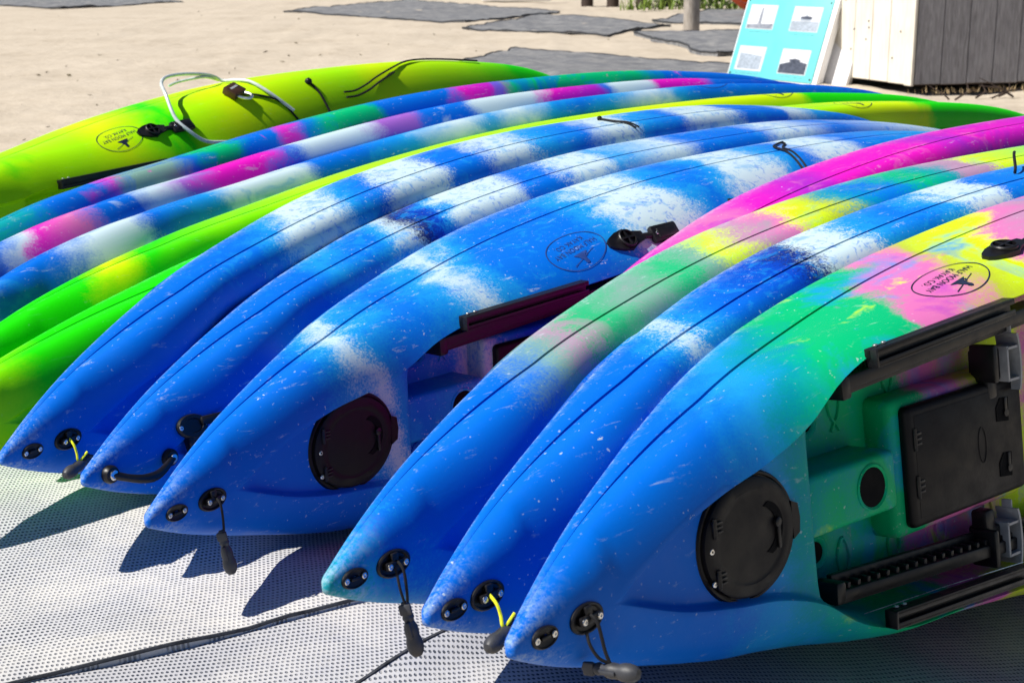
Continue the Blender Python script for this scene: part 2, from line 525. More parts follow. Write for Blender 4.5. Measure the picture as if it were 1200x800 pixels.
def deck(x, y, k='k1'):
    p, n, _, _ = bvh_of(k).ray_cast(Vector((x, y, 1)), Vector((0, 0, -1)))
    return p, (n if n.z > 0 else -n)
def side(x, z, k='k1'):
    for i in range(12):
        p, n, _, _ = bvh_of(k).ray_cast(Vector((x, 1, z - .008 * i)), Vector((0, -1, 0)))
        if p is not None and p.y > 0: return p, (n if n.y > 0 else -n)
    return Vector((x, W_(x), ZS(x))), Vector((0, 1, 0))

# ------------------------------------------------------------------ kayak poses and colours
POSE = {  # tip x, y, heading, lean, centre height, length factor
    'k1': (-.137, 1.680, 49.79, 9.6, .440, 1), 'k2': (-.235, 1.790, 49.42, 6.0, .440, 1), 'k3': (-.362, 1.890, 49.23, 6.0, .435, 1),
    'km': (-.150, 2.459, 47.85, 5.6, .432, 1.022), 'k4': (-.694, 2.298, 43.60, 2.8, .368, 1), 'k5': (-.839, 2.481, 43.39, .7, .375, 1),
    'k6': (-.980, 2.490, 40.48, .0, .407, 1), 'k7': (-1.205, 2.605, 44.95, 4.3, .366, 1.320), 'k8': (-1.218, 2.960, 46.33, 9.1, .389, 1.192),
    'k9': (-1.255, 3.217, 49.16, 15.4, .424, 1.072), 'k10': (-1.376, 3.309, 48.28, 15.0, .431, 1.060), 'k11': (-1.449, 3.473, 47.95, 13.1, .446, 1.035),
    'k12': (-1.759, 3.694, 35.67, 8.4, .441, 1)}
def pose_matrix(k):
    x, y, az, ln, z, s = POSE[k]
    az, ln = R(az), R(ln)
    a = Vector((math.sin(az), math.cos(az), 0)); n = Vector((math.cos(az), -math.sin(az), 0)); up = Vector((0, 0, 1))
    Y = up * math.cos(ln) - n * math.sin(ln); Z = up * math.sin(ln) + n * math.cos(ln); X = a * s
    return Matrix(((X.x, Y.x, Z.x, x), (X.y, Y.y, Z.y, y), (X.z, Y.z, Z.z, z), (0, 0, 0, 1)))

PAINT = {
 'k1': dict(stops=[(0, BL), (.46, BL), (.58, LB), (.66, TE), (.76, GR), (.92, GR), (.97, PK), (1.06, PK), (1.12, OL), (1.26, YG), (1.31, PK), (1.42, MV), (1.5, PK), (1.62, OL), (1.8, GR), (2.1, BL), (2.4, MG), (2.8, GR), (3.4, BL)],
            lobes=[(LB, 5, .54, .66, .75), (YG, 7, .62, .72, .8), (PU, 6, .60, .70, .55)], skew=(.1, .6), warp=.22, scuff=.35, gate=.68),
 'k2': dict(stops=[(0, BL), (.55, BL), (.62, LB), (.66, WH), (.70, LB), (.80, BL), (.98, DB), (1.03, NV), (1.07, WH), (1.17, WH), (1.20, LB), (1.34, BL), (1.41, LB), (1.45, WH), (1.56, WH), (1.59, BL), (1.9, LB), (2.1, WH), (2.3, BL), (3, WH), (3.4, BL)], lobes=[(LB, 26, .54, .63, .42), (BL, 60, .56, .64, .5)], gate=.55, grain=.16, fleck=.8),
 'k3': dict(stops=[(0, TE), (.05, LB), (.12, BL), (.42, BL), (.54, GY), (.60, MV), (.66, GR), (.80, GY), (.92, GR), (1.0, GY), (1.05, YG), (1.12, MV), (1.2, PK), (1.25, YG), (1.33, OL), (1.38, TE), (1.46, BL), (1.55, GR), (1.64, TE), (1.70, MV), (1.79, MV), (1.83, YG), (2.2, GR), (2.6, BL), (3, PK), (3.5, GR)],
            lobes=[(GY, 9, .55, .68, .5), (MV, 8, .60, .70, .45)], grain=.18, gate=.5),
 'km': dict(stops=[(0, MG), (.5, MG), (.8, PK), (.95, MG), (1.1, PU), (1.2, MG), (1.5, MG), (1.6, PU), (1.68, MG), (2.2, PU), (2.5, MG), (3.8, MG)], lobes=[(PU, 7, .52, .66, .7), (PK, 11, .58, .70, .6)]),
 'k4': dict(stops=[(0, BL), (.38, BL), (.44, LB), (.49, WH), (.53, LB), (.62, BL), (.74, LB), (.80, WH), (.86, LB), (.94, BL), (1.18, BL), (1.28, LB), (1.33, WH), (1.46, WH), (1.51, LB), (1.60, BL), (1.70, LB), (1.75, WH), (1.88, WH), (1.93, LB), (2.02, BL), (2.08, WH), (2.2, WH), (2.27, BL), (2.7, LB), (2.9, WH), (3.2, BL)], lobes=[(LB, 26, .54, .63, .42), (BL, 60, .56, .64, .5)], gate=.55, grain=.13, scuff=.8, fleck=.8),
 'k5': dict(stops=[(0, BL), (.62, BL), (.72, LB), (.80, BL), (.86, LB), (.90, WH), (.94, NV), (1.02, DB), (1.06, LB), (1.10, WH), (1.26, WH), (1.31, BL), (1.42, BL), (1.46, WH), (1.58, WH), (1.64, LB), (1.80, WH), (1.9, BL), (2.2, BL), (2.3, WH), (2.5, BL), (3.0, WH), (3.2, BL)], lobes=[(LB, 26, .54, .63, .42), (BL, 60, .56, .64, .5)], gate=.55, grain=.13, scuff=.8, fleck=.8),
 'k6': dict(stops=[(0, BL), (.70, BL), (.78, LB), (.84, WH), (.97, WH), (1.02, LB), (1.10, BL), (1.14, WH), (1.28, WH), (1.32, BL), (1.44, BL), (1.50, WH), (1.60, WH), (1.65, LB), (1.80, BL), (1.90, WH), (2.01, WH), (2.05, LB), (2.18, BL), (2.26, WH), (2.40, WH), (2.46, BL), (2.70, BL), (2.76, WH), (2.85, LB), (3.0, BL), (3.6, BL)], lobes=[(LB, 26, .54, .63, .42), (BL, 60, .56, .64, .5)], gate=.55, grain=.14, scuff=.45, fleck=.5),
 'k7': dict(stops=[(0, YG), (.12, LM), (.25, LG), (.6, LG), (1.2, LM), (2.0, YG), (2.35, LM), (2.5, YG), (2.72, YG), (2.80, LG), (3.8, LG)], lobes=[(LG, 4, .60, .72, .4)], grain=.05, scuff=.12, fleck=.1),
 'k8': dict(stops=[(0, LG), (.30, LG), (.38, YG), (.46, LG), (.9, LM), (1.6, LM), (2.0, YG), (2.5, YG), (2.56, LG), (3.8, LG)], lobes=[(LG, 4, .60, .72, .4)], grain=.05, scuff=.12, fleck=.1),
 'k9': dict(stops=[(0, BL), (.22, BL), (.30, WH), (.46, WH), (.52, BL), (.66, LB), (.74, WH), (.90, WH), (.96, BL), (1.16, BL), (1.30, LB), (1.45, WH), (1.55, LB), (1.66, WH), (1.78, LB), (1.88, BL), (2.0, LB), (2.16, WH), (2.28, LB), (2.36, BL), (2.7, BL), (3.8, DB)], lobes=[(LB, 9, .56, .68, .5)], grain=.08),
 'k10': dict(stops=[(0, TE), (.10, WH), (.16, BL), (.22, WH), (.26, MG), (.40, PK), (.46, BL), (.58, BL), (.66, WH), (.76, VI), (.82, MG), (.96, MG), (1.03, BL), (1.09, WH), (1.28, WH), (1.35, VI), (1.47, VI), (1.52, BL), (1.66, BL), (1.71, WH), (1.90, WH), (1.96, MG), (2.12, PU), (2.17, BL), (2.23, WH), (2.33, WH), (2.38, MG), (2.6, MG), (2.68, BL), (2.9, DB), (3.8, DB)], lobes=[(WH, 12, .62, .74, .5)], grain=.07),
 'k11': dict(stops=[(0, GR), (.30, TE), (.38, BL), (.48, BL), (.53, MG), (.57, GY), (.70, GY), (.78, BL), (.84, GR), (.93, GR), (.99, BL), (1.10, BL), (1.15, MG), (1.21, BL), (1.30, GR), (1.42, GR), (1.48, BL), (1.70, BL), (1.77, MG), (1.88, PU), (1.95, GR), (2.2, GR), (2.5, GR), (2.6, BL), (3.8, BL)], lobes=[(BL, 8, .54, .66, .6), (MG, 13, .66, .74, .6)], grain=.06),
 'k12': dict(stops=[(0, LM), (.8, LM), (1.0, YG), (1.10, LM), (1.22, LG), (1.30, LM), (1.5, YG), (2.0, LM), (2.2, YG), (2.7, LM), (3.0, LG), (3.8, LG)], lobes=[(LG, 3.5, .60, .72, .55), (YE, 4, .64, .76, .5)], grain=.04, scuff=.08, fleck=.08, wear=.25),
}
KAYAK_LABEL = {
 'k1': 'green, pink, yellow and blue swirled kayak with open cockpit and foot pedals showing',
 'k2': 'blue and white kayak on its side between the two green and pink swirled kayaks',
 'k3': 'blue bowed kayak turning green, mauve and yellow, leaning against the magenta kayak',
 'km': 'magenta and purple kayak sandwiched between blue kayaks, its bow hidden',
 'k4': 'scuffed blue and white kayak on its side with round black hatch and worn oval logo',
 'k5': 'blue and white kayak with a black carry handle bolted across its bow',
 'k6': 'blue and white kayak with yellow corded toggle, lying against the lime green kayaks',
 'k7': 'lime green kayak touching the blue kayak with the yellow corded toggle',
 'k8': 'lime green kayak touching the blue kayak with cloudy white patches',
 'k9': 'blue kayak with cloudy white patches lying behind the pair of lime green kayaks',
 'k10': 'blue and white kayak with magenta patches between cloudy blue and teal green ones',
 'k11': 'teal, blue and green mottled kayak resting against the kayak with the padlock',
 'k12': 'lime yellow kayak carrying the padlock, cable loop and red bead, beside open sand',
}
KAY = {}; HULLS = {}
for i, k in enumerate(POSE):
    root = empty('kayak', pose_matrix(k))
    tag(root, KAYAK_LABEL[k], 'kayak', 'kayaks stacked on their sides')
    h = link('hull', {'k1': HULL, 'k4': HULL4, 'k12': HULL12}.get(k, NESTED), root)
    h.material_slots[0].link = 'OBJECT'
    h.material_slots[0].material = kayak_mat('kayak plastic ' + k, seed=i * 1.37 + .6, **PAINT[k])
    KAY[k] = root; HULLS[k] = h

# ==== FITTINGS
def screw(mb, p, n, r=.0042):
    return mb.lathe([(r, 0), (r, .0012), (r*.8, .002), (r*.45, .0021), (r*.4, .0008), (0, .0008)], 12, frame(p, n))
_cache = {}
def shared(key, make, name, parent, M=None):
    """one mesh per kind of fitting, an object for every fitting"""
    if key not in _cache: _cache[key] = make()
    o = link(name, _cache[key], parent)
    if M is not None: o.matrix_local = M
    return o
SCREW = lambda: screw(MB(), (0, 0, 0), (0, 0, 1)).mesh('screw', M_STEEL)
def pad_mesh(a, b, rim):
    mb = MB()
    mb.lathe([(1.0, -.004), (1.0, .0008), (.93, .0022), (.86, .002), (.80, .0002), (.5, -.0012), (0, -.0012)], 28, Matrix.Identity(4), a, b)
    if rim: mb.box((0, 0, .001), (a * .7, b * .35, .004), .0012)
    return mb.mesh('pad', M_BLACK)
def toggle_mesh():
    mb = MB()
    prof = [(0, -.036), (.0045, -.035), (.0065, -.031), (.007, -.025), (.0058, -.021), (.0078, -.015), (.006, -.010), (.0088, -.003), (.0095, .004), (.0088, .010), (.0105, .016), (.011, .023), (.0095, .031), (.006, .036), (0, .0375)]
    mb.lathe(prof, 14)
    mb.box((0, .006, 0), (.006, .012, .022), .002)
    mb.box((0, .004, -.026), (.016, .006, .014), .002)
    return mb.mesh('toggle', M_TOGGLE)

def bow_fittings(k, style, x1, x2):
    root = KAY[k]
    p, n = deck(x1, 0, k)
    pad = shared('pad1', lambda: pad_mesh(.0215, .0125, True), 'pad_eye', root, frame(p + n * .0012, n))
    for s in (-1, 1): shared('screw', SCREW, 'screw', pad, Matrix.Translation((s * .0145, 0, .0006)))
    p, n = deck(x2, 0, k)
    M = frame(p + n * .0012, n)
    def mount():
        mb = MB()
        mb.lathe([(1.0, -.004), (1.0, .001), (.92, .0026), (.84, .0022), (.76, -.0004), (0, -.0006)], 28, Matrix.Identity(4), .029, .0175)
        mb.box((0, 0, .004), (.036, .011, .009), .003)
        mb.box((-.001, .008, .003), (.012, .014, .007), .002)
        return mb.mesh('toggle_mount', M_BLACK)
    mt = shared('mount', mount, 'toggle_mount', root, M)
    for s in (-1, 1): shared('screw', SCREW, 'screw', mt, Matrix.Translation((s * .0135, 0, .0082)))
    base = p + n * .012
    cm = M_YCORD if style == 'yellow' else M_CORD
    cord = MB()
    if style == 'yellow':
        e = base + Vector((.0, -.034, .016))
        cord.tube([base + Vector((-.004, .004, -.006)), base + Vector((-.003, -.006, .007)), base + Vector((-.002, -.020, .012)), e + Vector((-.004, .004, 0)), e], .0022, 7, None, 5)
        cord.tube([e, e + Vector((.006, .006, .001)), e + Vector((.016, .013, 0))], .0020, 7, None, 4)
        ax = Vector((-.95, -.16, .28)); tp = e + Vector((-.004, -.006, .003))
    elif style == 'bar':
        e = base + Vector((.004, -.050, .014))
        cord.tube([base + Vector((-.002, .005, -.004)), base + Vector((0, -.004, .005)), base + Vector((.002, -.035, .010)), e], .0022, 7, None, 5)
        cord.tube([base + Vector((-.010, -.012, -.004)), base + Vector((-.012, -.026, .002)), base + Vector((-.006, -.042, .008)), e], .0020, 7, None, 5)
        ax = Vector((.30, -.03, 1)); tp = e + Vector((0, -.008, .0))
    else:
        e = base + Vector((.002, -.060, .006))
        cord.tube([base + Vector((0, .004, -.004)), base + Vector((.001, -.006, .006)), base + Vector((.002, -.035, .008)), e], .0020, 7, None, 5)
        if style == 'hang2': cord.tube([base + Vector((-.006, -.004, 0)), base + Vector((-.008, -.03, .009)), e], .0018, 7, None, 5)
        ax = Vector((.10, -.95, .12)); tp = e + Vector((.001, -.022, .003))
    cord.build('toggle_cord', cm, root)
    shared('toggle', toggle_mesh, 'toggle', root, frame(tp, ax, (0, 1, 0)))
bow_fittings('k1', 'bar', .046, .117)
bow_fittings('k2', 'yellow', .036, .092)
bow_fittings('k3', 'hang2', .038, .103)
bow_fittings('k4', 'hang', .048, .120)
bow_fittings('k6', 'yellow', .053, .127)

# carry handle and rod holder on the bow of the fifth kayak
r5 = KAY['k5']
pa, na = deck(.042, 0, 'k5'); pb, nb = deck(.168, -.006, 'k5')
hd = MB()
pts = []
for i in range(13):
    t_ = i / 12
    q = pa.lerp(pb, t_) + na * (.010 + .020 * math.sin(math.pi * t_)) + Vector((0, -.016 * math.sin(math.pi * t_), 0))
    pts.append(q)
hd.tube(pts, [.0075, .007, .0065, .007, .0075, .008, .0085, .008, .0075, .007, .0065, .007, .0075], 12)
h5 = hd.build('carry_handle', M_BLACK, r5)
for p_, n_ in ((pa, na), (pb, nb)):
    w = MB(); w.lathe([(.015, 0), (.0155, .006), (.013, .011), (.009, .0125), (0, .0125)], 20, frame(p_ + n_ * .001, n_))
    wo_ = w.build('handle_boss', M_BLACK, h5)
    sc = MB(); sc.lathe([(.0085, .0), (.0085, .002), (.006, .0035), (.003, .0035), (.0028, .0015), (0, .0015)], 16, frame(p_ + n_ * .0135, n_))
    sc.build('bolt', M_STEEL, h5)
p_, n_ = deck(.225, .032, 'k5')
rh = MB()
F = frame(p_ + n_ * .002, n_ + Vector((0, .25, 0)))
rh.lathe([(1, 0), (1, .004), (.9, .007), (.62, .007), (.58, .004), (0, .003)], 26, F, .032, .021)
rh.box((.0, -.035, -.004), (.034, .05, .02), .005, F)
rh.box((.052, .004, .006), (.07, .016, .012), .005, F)
rho = rh.build('rod_holder', M_BLACK, r5)
for s in (-1, 1): shared('screw', SCREW, 'screw', rho, F @ Matrix.Translation((s * .026, 0, .0062)))

# round hatch covers
def hatch_mesh():
    mb = MB()
    mb.lathe([(1.05, -.012), (1.05, .002), (1.02, .006), (.985, .006), (.975, .003), (.955, .003), (.945, .010), (.90, .0125), (.74, .0135), (.72, .0125), (.66, .0128), (0, .0145)], 56, Matrix.Identity(4), .100, .082)
    mb.prism([(.092, -.026), (.106, -.020), (.109, 0), (.106, .020), (.092, .026)], -.004, .011)
    return mb.mesh('hatch_cover', M_LID)
def latch_pocket_shade():
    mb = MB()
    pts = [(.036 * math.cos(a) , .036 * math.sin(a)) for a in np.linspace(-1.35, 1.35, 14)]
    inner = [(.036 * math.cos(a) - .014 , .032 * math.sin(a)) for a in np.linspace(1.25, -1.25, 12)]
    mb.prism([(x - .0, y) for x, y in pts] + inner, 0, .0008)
    return mb.mesh('latch_pocket_shade', M_HOLE_SHADE)  # thin dark sheet on the lid, painted as the pocket's shade
def latch():
    mb = MB()
    mb.lathe([(.0065, 0), (.0065, .004), (.005, .005), (0, .005)], 12)
    mb.box((.0005, -.018, .002), (.006, .034, .004), .0015)
    return mb.mesh('latch', M_BLACK)
def hinge():
    mb = MB()
    mb.box((0, 0, 0), (.008, .020, .005), .001)
    for i in range(3): mb.box((.009, -.006 + .006 * i, .0005), (.012, .003, .004), .0008)
    mb.lathe([(.003, -.013), (.003, .013)], 8, frame((0, 0, .001), (0, 1, 0)))
    return mb.mesh('hinge', M_BLACK)
for k in ('k1', 'k4', 'k2', 'k3', 'k5', 'k6'):
    x0 = .455 if k in ('k1', 'k4') else .44
    if k not in ('k1', 'k4'): continue
    p = Vector((x0, .003, .1415)); sl = (ZD(x0 + .06) - ZD(x0 - .06)) / .12
    o = shared('hatch', hatch_mesh, 'hatch_cover', KAY[k], frame(p, Vector((-sl, 0, 1))))
    for y in (.030, -.036): shared('hinge', hinge, 'hinge', o, Matrix.Translation((-.076, y, .0135)))
    shared('pocket', latch_pocket_shade, 'latch_pocket_shade', o, Matrix.Translation((.030, .004, .0135)))
    shared('latch', latch, 'latch', o, Matrix.Translation((.052, .008, .0142)))
    for y in (-.010, -.052): shared('screw', SCREW, 'screw', o, Matrix.Translation((-.083, y * 1.0 + .012, .0115)))

# cockpit fittings of the two kayaks whose decks are open to view
def bar_frame(a, b, up=(0, 0, 1)):
    a, b = Vector(a), Vector(b)
    x = (b - a).normalized(); z = Vector(up); z = (z - x * z.dot(x)).normalized(); y = z.cross(x)
    return Matrix(((x.x, y.x, z.x, a.x), (x.y, y.y, z.y, a.y), (x.z, y.z, z.z, a.z), (0, 0, 0, 1))), (b - a).length

def accessory_rail(k, a, b):
    M, l = bar_frame(a, b)
    mb = MB()
    mb.box((l/2, 0, .006), (l, .026, .012), .001, M)
    for s in (-1, 1):
        mb.box((l/2, s * .0105, .016), (l - .0005, .005, .010), .0008, M)
        mb.box((l/2, s * .0078, .0195), (l - .001, .0075, .003), .0006, M)
    mb.box((.002, 0, .011), (.004, .0255, .021), .0008, M)
    o = mb.build('accessory_rail', M_BLACK, KAY[k])
    for d in (.018, .036): shared('screw', SCREW, 'screw', o, M @ Matrix.Translation((d, .0142 if a[1] > 0 else .0142, .006)) @ Matrix.Rotation(-math.pi/2, 4, 'X'))
    return o
def foot_track(k, a, b, s):
    M, l = bar_frame(a, b)
    mb = MB()
    mb.box((l/2, 0, 0), (l, .020, .040), .003, M)
    mb.box((l/2, s * .017, -.014), (l * .96, .018, .010), .002, M)
    mb.box((.0, s * .006, -.002), (.022, .034, .046), .006, M)
    n = int(l / .022)
    for i in range(1, n if s > 0 else 1): mb.box((i * l / n, s * .012, .006), (.007, .012, .018), .0012, M)
    return mb.build('foot_track', M_BLACK, KAY[k])
def foot_pedal(k, p, s):
    F = Matrix.Translation(Vector(p))
    o = MB()
    o.box((-.012, 0, -.012), (.034, .052, .038), .005, F)
    o.box((-.020, -s * .034, -.008), (.026, .038, .030), .006, F)
    o.box((-.030, s * .006, .0), (.012, .060, .046), .004, F)
    br = o.build('foot_pedal', M_BLACK, KAY[k])
    q = MB()
    # curved tread with two webs behind it
    prof = [(.028 + .012 * math.cos(a) , .050 * math.sin(a)) for a in np.linspace(-1.1, 1.1, 9)]
    outer = prof; inner = [(x - .0045, y) for x, y in reversed(prof)]
    q.prism(outer + inner, -.018, .022, F)
    for y in (-.026, .024):
        q.prism([(.004, y - .002), (.036, y - .002), (.036, y + .002), (.004, y + .002)], -.016, .020, F)
    q.box((.006, 0, .002), (.005, .056, .036), .001, F)
    q.box((.032, .048, .002), (.004, .020, .018), .0015, F)
    q.build('tread', M_GREY, br)
    return br
def vesica(w, h):
    up = [(w * math.sin(a), h * math.cos(a)) for a in np.linspace(0, math.pi, 11)]
    return [(x * (1 - .25 * abs(y / h)), y) for x, y in up]

def cockpit(k, cs):
    root = KAY[k]; hm = HULLS[k].material_slots[0].material
    yu = .2 * cs + .003
    accessory_rail(k, (.715, .192 * (1 if cs == 1 else .87), .153), (1.045, .216 * (1 if cs == 1 else .85), .160))
    if k == 'k1': accessory_rail(k, (.712, -.178, .154), (1.045, -.196, .159))
    foot_track(k, (.690, .160 * cs, .118), (1.32, .202 * cs, .118), -1)
    if k == 'k1':
        foot_track(k, (.668, -.142, .098), (1.32, -.186, .098), 1)
        foot_pedal(k, (1.098, .116, .104), 1)
        foot_pedal(k, (1.068, -.158, .104), -1)
    # moulded block with a drinks hole shown by a dark disc
    b = MB(); b.box((.700, 0, .075), (.214, .088, .095), .010, None, 3)
    blk = b.build('cup_block', hm, root)
    q = MB(); q.lathe([(.0345, 0), (.0345, .0015), (.032, .003), (.0295, .0012), (.0285, .0004)], 28, frame((.748, .0, .1222), (0, 0, 1)))
    q.build('cup_rim', hm, blk)
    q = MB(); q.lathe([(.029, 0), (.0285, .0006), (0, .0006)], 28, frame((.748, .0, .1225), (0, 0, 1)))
    q.build('cup_hole_shade', M_HOLE_SHADE, blk)  # flat disc on the solid block, coloured as the hole's inner shade
    # moulded plinth and black lid of the centre hatch
    b = MB(); b.box((1.005, .0, .062), (.335, .212, .06), .014, None, 3)
    pl = b.build('hatch_plinth', hm, root)
    b = MB(); b.box((1.008, 0, .098), (.300, .184, .022), .010, None, 3)
    b.box((1.008, 0, .1035), (.270, .156, .0125), .0015)
    lid = b.build('centre_hatch', M_LID, root)
    for y in (.042, -.030):
        shared('hinge', hinge, 'hinge', lid, Matrix.Translation((.872, y, .109)) @ Matrix.Diagonal((1, 1.3, 1, 1)))
    for y in (.044, -.044):
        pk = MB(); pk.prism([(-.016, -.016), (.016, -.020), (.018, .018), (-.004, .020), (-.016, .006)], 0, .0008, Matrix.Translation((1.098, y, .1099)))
        po = pk.build('latch_pocket_shade', M_HOLE_SHADE, lid)  # dark sheet painted as the shade inside the latch recess
        tb = MB(); tb.box((1.106, y + .008, .1118), (.007, .022, .003), .001); tb.lathe([(.006, 0), (.006, .003), (0, .0036)], 12, frame((1.106, y - .006, .1105), (0, 0, 1)))
        tb.build('latch', M_BLACK, lid)
    ov = MB()
    pts = [(1.040 + .010 * math.cos(a), .028 * math.sin(a), .1100) for a in np.linspace(0, 2*math.pi, 20)]
    ov.tube(pts, .0008, 5); ov.build('moulded_oval', M_LID, lid)
    for y in (.098, -.095):
        q = MB(); q.lathe([(.026, 0), (.026, .003), (.022, .005), (.0175, .003), (.016, .0006)], 24, frame((.703, y, FLOOR), (0, 0, 1)))
        sc = q.build('scupper', hm, root)
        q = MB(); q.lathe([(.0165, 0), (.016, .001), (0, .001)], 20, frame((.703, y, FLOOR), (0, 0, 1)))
        q.build('scupper_hole_shade', M_HOLE_SHADE, sc)  # flat dark disc on the floor, shade of the drain hole painted in
    for x, y in ((.765, -.118), (.885, -.128), (1.005, -.134), (1.135, -.140), (.77, .115), (.90, .135)):
        pts = vesica(.014, .030)
        loop = [(x + a, y + b_, FLOOR + .001) for a, b_ in pts] + [(x - a, y + b_, FLOOR + .001) for a, b_ in reversed(pts[1:-1])]
        q = MB(); q.tube(loop + [loop[0]], .0028, 6)
        for s in (-1, 1): q.tube([(x, y - .029, FLOOR + .001), (x + s * .009, y - .043, FLOOR + .001)], .0026, 6)
        q.build('moulded_mark', hm, root)
    if k == 'k1':
        q = MB(); q.tube([(.70, -.172, .128), (.9, -.186, .124), (1.10, -.2, .128)], .0007, 5); q.build('rudder_cable', M_STEEL, root)
        q = MB(); q.tube([(1.16, .15, .13), (1.20, .19, .17), (1.26, .24, .19)], .0007, 5, None, 4); q.build('rudder_cable', M_STEEL, root)
cockpit('k1', 1.0)
mb = MB(); mb.box((1.78, 0, .098), (.40, .38, .06), .022, None, 3)
seat = mb.build('seat', M_BLACK, KAY['k1'])
mb = MB(); mb.box((2.02, 0, .22), (.05, .37, .26), .02, Matrix.Translation((2.02, 0, .1)) @ Matrix.Rotation(R(14), 4, 'Y') @ Matrix.Translation((-2.02, 0, -.1)), 3)
mb.build('backrest', M_BLACK, seat)
cockpit('k4', .82)
accessory_rail('k12', (.70, .108, .152), (1.08, .125, .158))

# side plugs with strap ends
def plug(k, x, z, strap=True):
    p, n = side(x, z, k)
    M = frame(p + n * .002, n)
    mb = MB()
    tear = [(-.052, -.006), (-.044, -.013), (-.022, -.022), (.004, -.026), (.022, -.017), (.05, -.010), (.05, .010), (.022, .017), (.004, .026), (-.022, .022), (-.044, .013), (-.052, .006)]
    mb.prism(tear, -.004, .004, M)
    mb.lathe([(.022, 0), (.022, .009), (.0205, .011), (.0185, .011), (.0175, .005), (0, .005)], 24, M)
    o = mb.build('side_plug', M_BLACK, KAY[k])
    c = MB(); c.box((0, 0, .008), (.034, .004, .006), .0008, M); c.box((0, 0, .0078), (.004, .034, .006), .0008, M)
    c.build('cross_grip', M_BLACK, o)
    if strap:
        p2, n2 = side(x + .105, z + .012, k); M2 = frame(p2 + n2 * .001, n2)
        s = MB(); s.box((0, 0, .006), (.080, .040, .016), .007, M2); s.box((.0, -.002, .014), (.056, .024, .008), .004, M2)
        so = s.build('side_handle', M_BLACK, KAY[k])
        t_ = MB(); t_.tube([p + n * .004 + Vector((.045, 0, 0)), p2 + n2 * .006 + Vector((-.03, 0, 0))], .007, 8); t_.build('strap', M_BLACK, so)
        shared('screw', SCREW, 'screw', so, M2 @ Matrix.Translation((-.028, 0, .0135)))
plug('k1', 1.192, .073)
plug('k4', 1.225, .125)
plug('k12', 1.10, .105)

# oval logos printed on the sides
def text_geo(body, size):
    cu = bpy.data.curves.new('lettering', 'FONT'); cu.body = body; cu.size = size; cu.align_x = 'CENTER'; cu.align_y = 'CENTER'; cu.resolution_u = 3
    o = bpy.data.objects.new('lettering', cu); COL.objects.link(o)
    bpy.context.view_layer.update()
    me = bpy.data.meshes.new_from_object(o.evaluated_get(bpy.context.evaluated_depsgraph_get()))
    g = ([(v.co.x, v.co.y) for v in me.vertices], [tuple(p.vertices) for p in me.polygons])
    bpy.data.objects.remove(o); bpy.data.curves.remove(cu); bpy.data.meshes.remove(me)
    return g
T1 = text_geo('HALF MOON BAY', .0168); T2 = text_geo('KAYAK CO.', .0168)
def logo(k, xc, zc, m, sx=1.0, stretch=1.0, parts=True, off=.0011, rot=.10):
    vs_, fs_ = [], []
    def put(pts, faces, du=0, dv=0):
        n0 = len(vs_)
        for (u, v) in pts: vs_.append((u + du, v + dv))
        fs_.extend([tuple(i + n0 for i in f) for f in faces])
    N = 56
    for r0, r1 in ((.965, 1.0),):
        a = [(.084 * r0 * math.cos(2*math.pi*i/N), .050 * r0 * math.sin(2*math.pi*i/N)) for i in range(N)]
        b = [(.084 * r1 * math.cos(2*math.pi*i/N), .050 * r1 * math.sin(2*math.pi*i/N)) for i in range(N)]
        put(a + b, [(i, (i+1) % N, N + (i+1) % N, N + i) for i in range(N)])
    if parts:
        put(*T1, 0, -.004); put(*T2, 0, -.022)
        put([(-.040, .013), (-.039, .0145), (.040, .034), (.041, .0325)], [(0, 1, 2, 3)])
        put([(-.020, .011), (.024, .011), (.015, .017), (-.010, .017)], [(0, 1, 2, 3)])
        put([(-.008, .016), (.010, .016), (.007, .029), (-.003, .030)], [(0, 1, 2, 3)])
        put([(.001 + .006 * math.cos(i), .033 + .006 * math.sin(i)) for i in np.linspace(0, 5.5, 8)], [tuple(range(8))])
        put([(-.016, .017), (-.009, .024), (-.006, .021), (-.012, .016)], [(0, 1, 2, 3)])
        put([(.014, .017), (.009, .026), (.006, .022), (.011, .016)], [(0, 1, 2, 3)])
    mb = MB(); V = []
    sink, cs = {'k1': (0, 1.0), 'k4': (0, .82), 'k12': (0, .55)}.get(k, (1, 1.0))
    for (u, v) in vs_:
        u2 = u * math.cos(rot) - v * math.sin(rot); v2 = u * math.sin(rot) + v * math.cos(rot)
        x = xc - u2 * sx / stretch
        P = [Vector(p) for p in half_section(x, sink, cs)]
        P = P[5:10] + P[16:29]
        L_ = [0.0]
        for i in range(1, len(P)): L_.append(L_[-1] + (P[i] - P[i-1]).length)
        zs_ = [p.y for p in P]
        i0 = min(range(len(P) - 1), key=lambda i: 0 if zs_[i] <= zc <= zs_[i+1] else 1)
        s0 = L_[i0] + (zc - zs_[i0]) / max(zs_[i0+1] - zs_[i0], 1e-6) * (L_[i0+1] - L_[i0])
        sv_ = min(max(s0 + v2, L_[0]), L_[-1] - 1e-6)
        i = max(j for j in range(len(P) - 1) if L_[j] <= sv_)
        f = (sv_ - L_[i]) / max(L_[i+1] - L_[i], 1e-9)
        p = P[i].lerp(P[i+1], f); t_ = (P[i+1] - P[i]).normalized()
        nn = Vector((t_.y, -t_.x))
        if nn.x < 0 and nn.y < 0: nn = -nn
        p = p + nn * off
        V.append(Vector((x, p.x, p.y)))
    mb.add(V, fs_)
    return mb.build('logo', m, KAY[k], 180)
logo('k1', 1.035, .078, M_INK)
logo('k4', 1.095, .105, M_INKW)
logo('k12', .985, .098, M_INK)
logo('k8', 2.41, .02, M_INK, 1.0, 1.177)
logo('k7', 2.45, .02, M_INK, 1.0, 1.295)
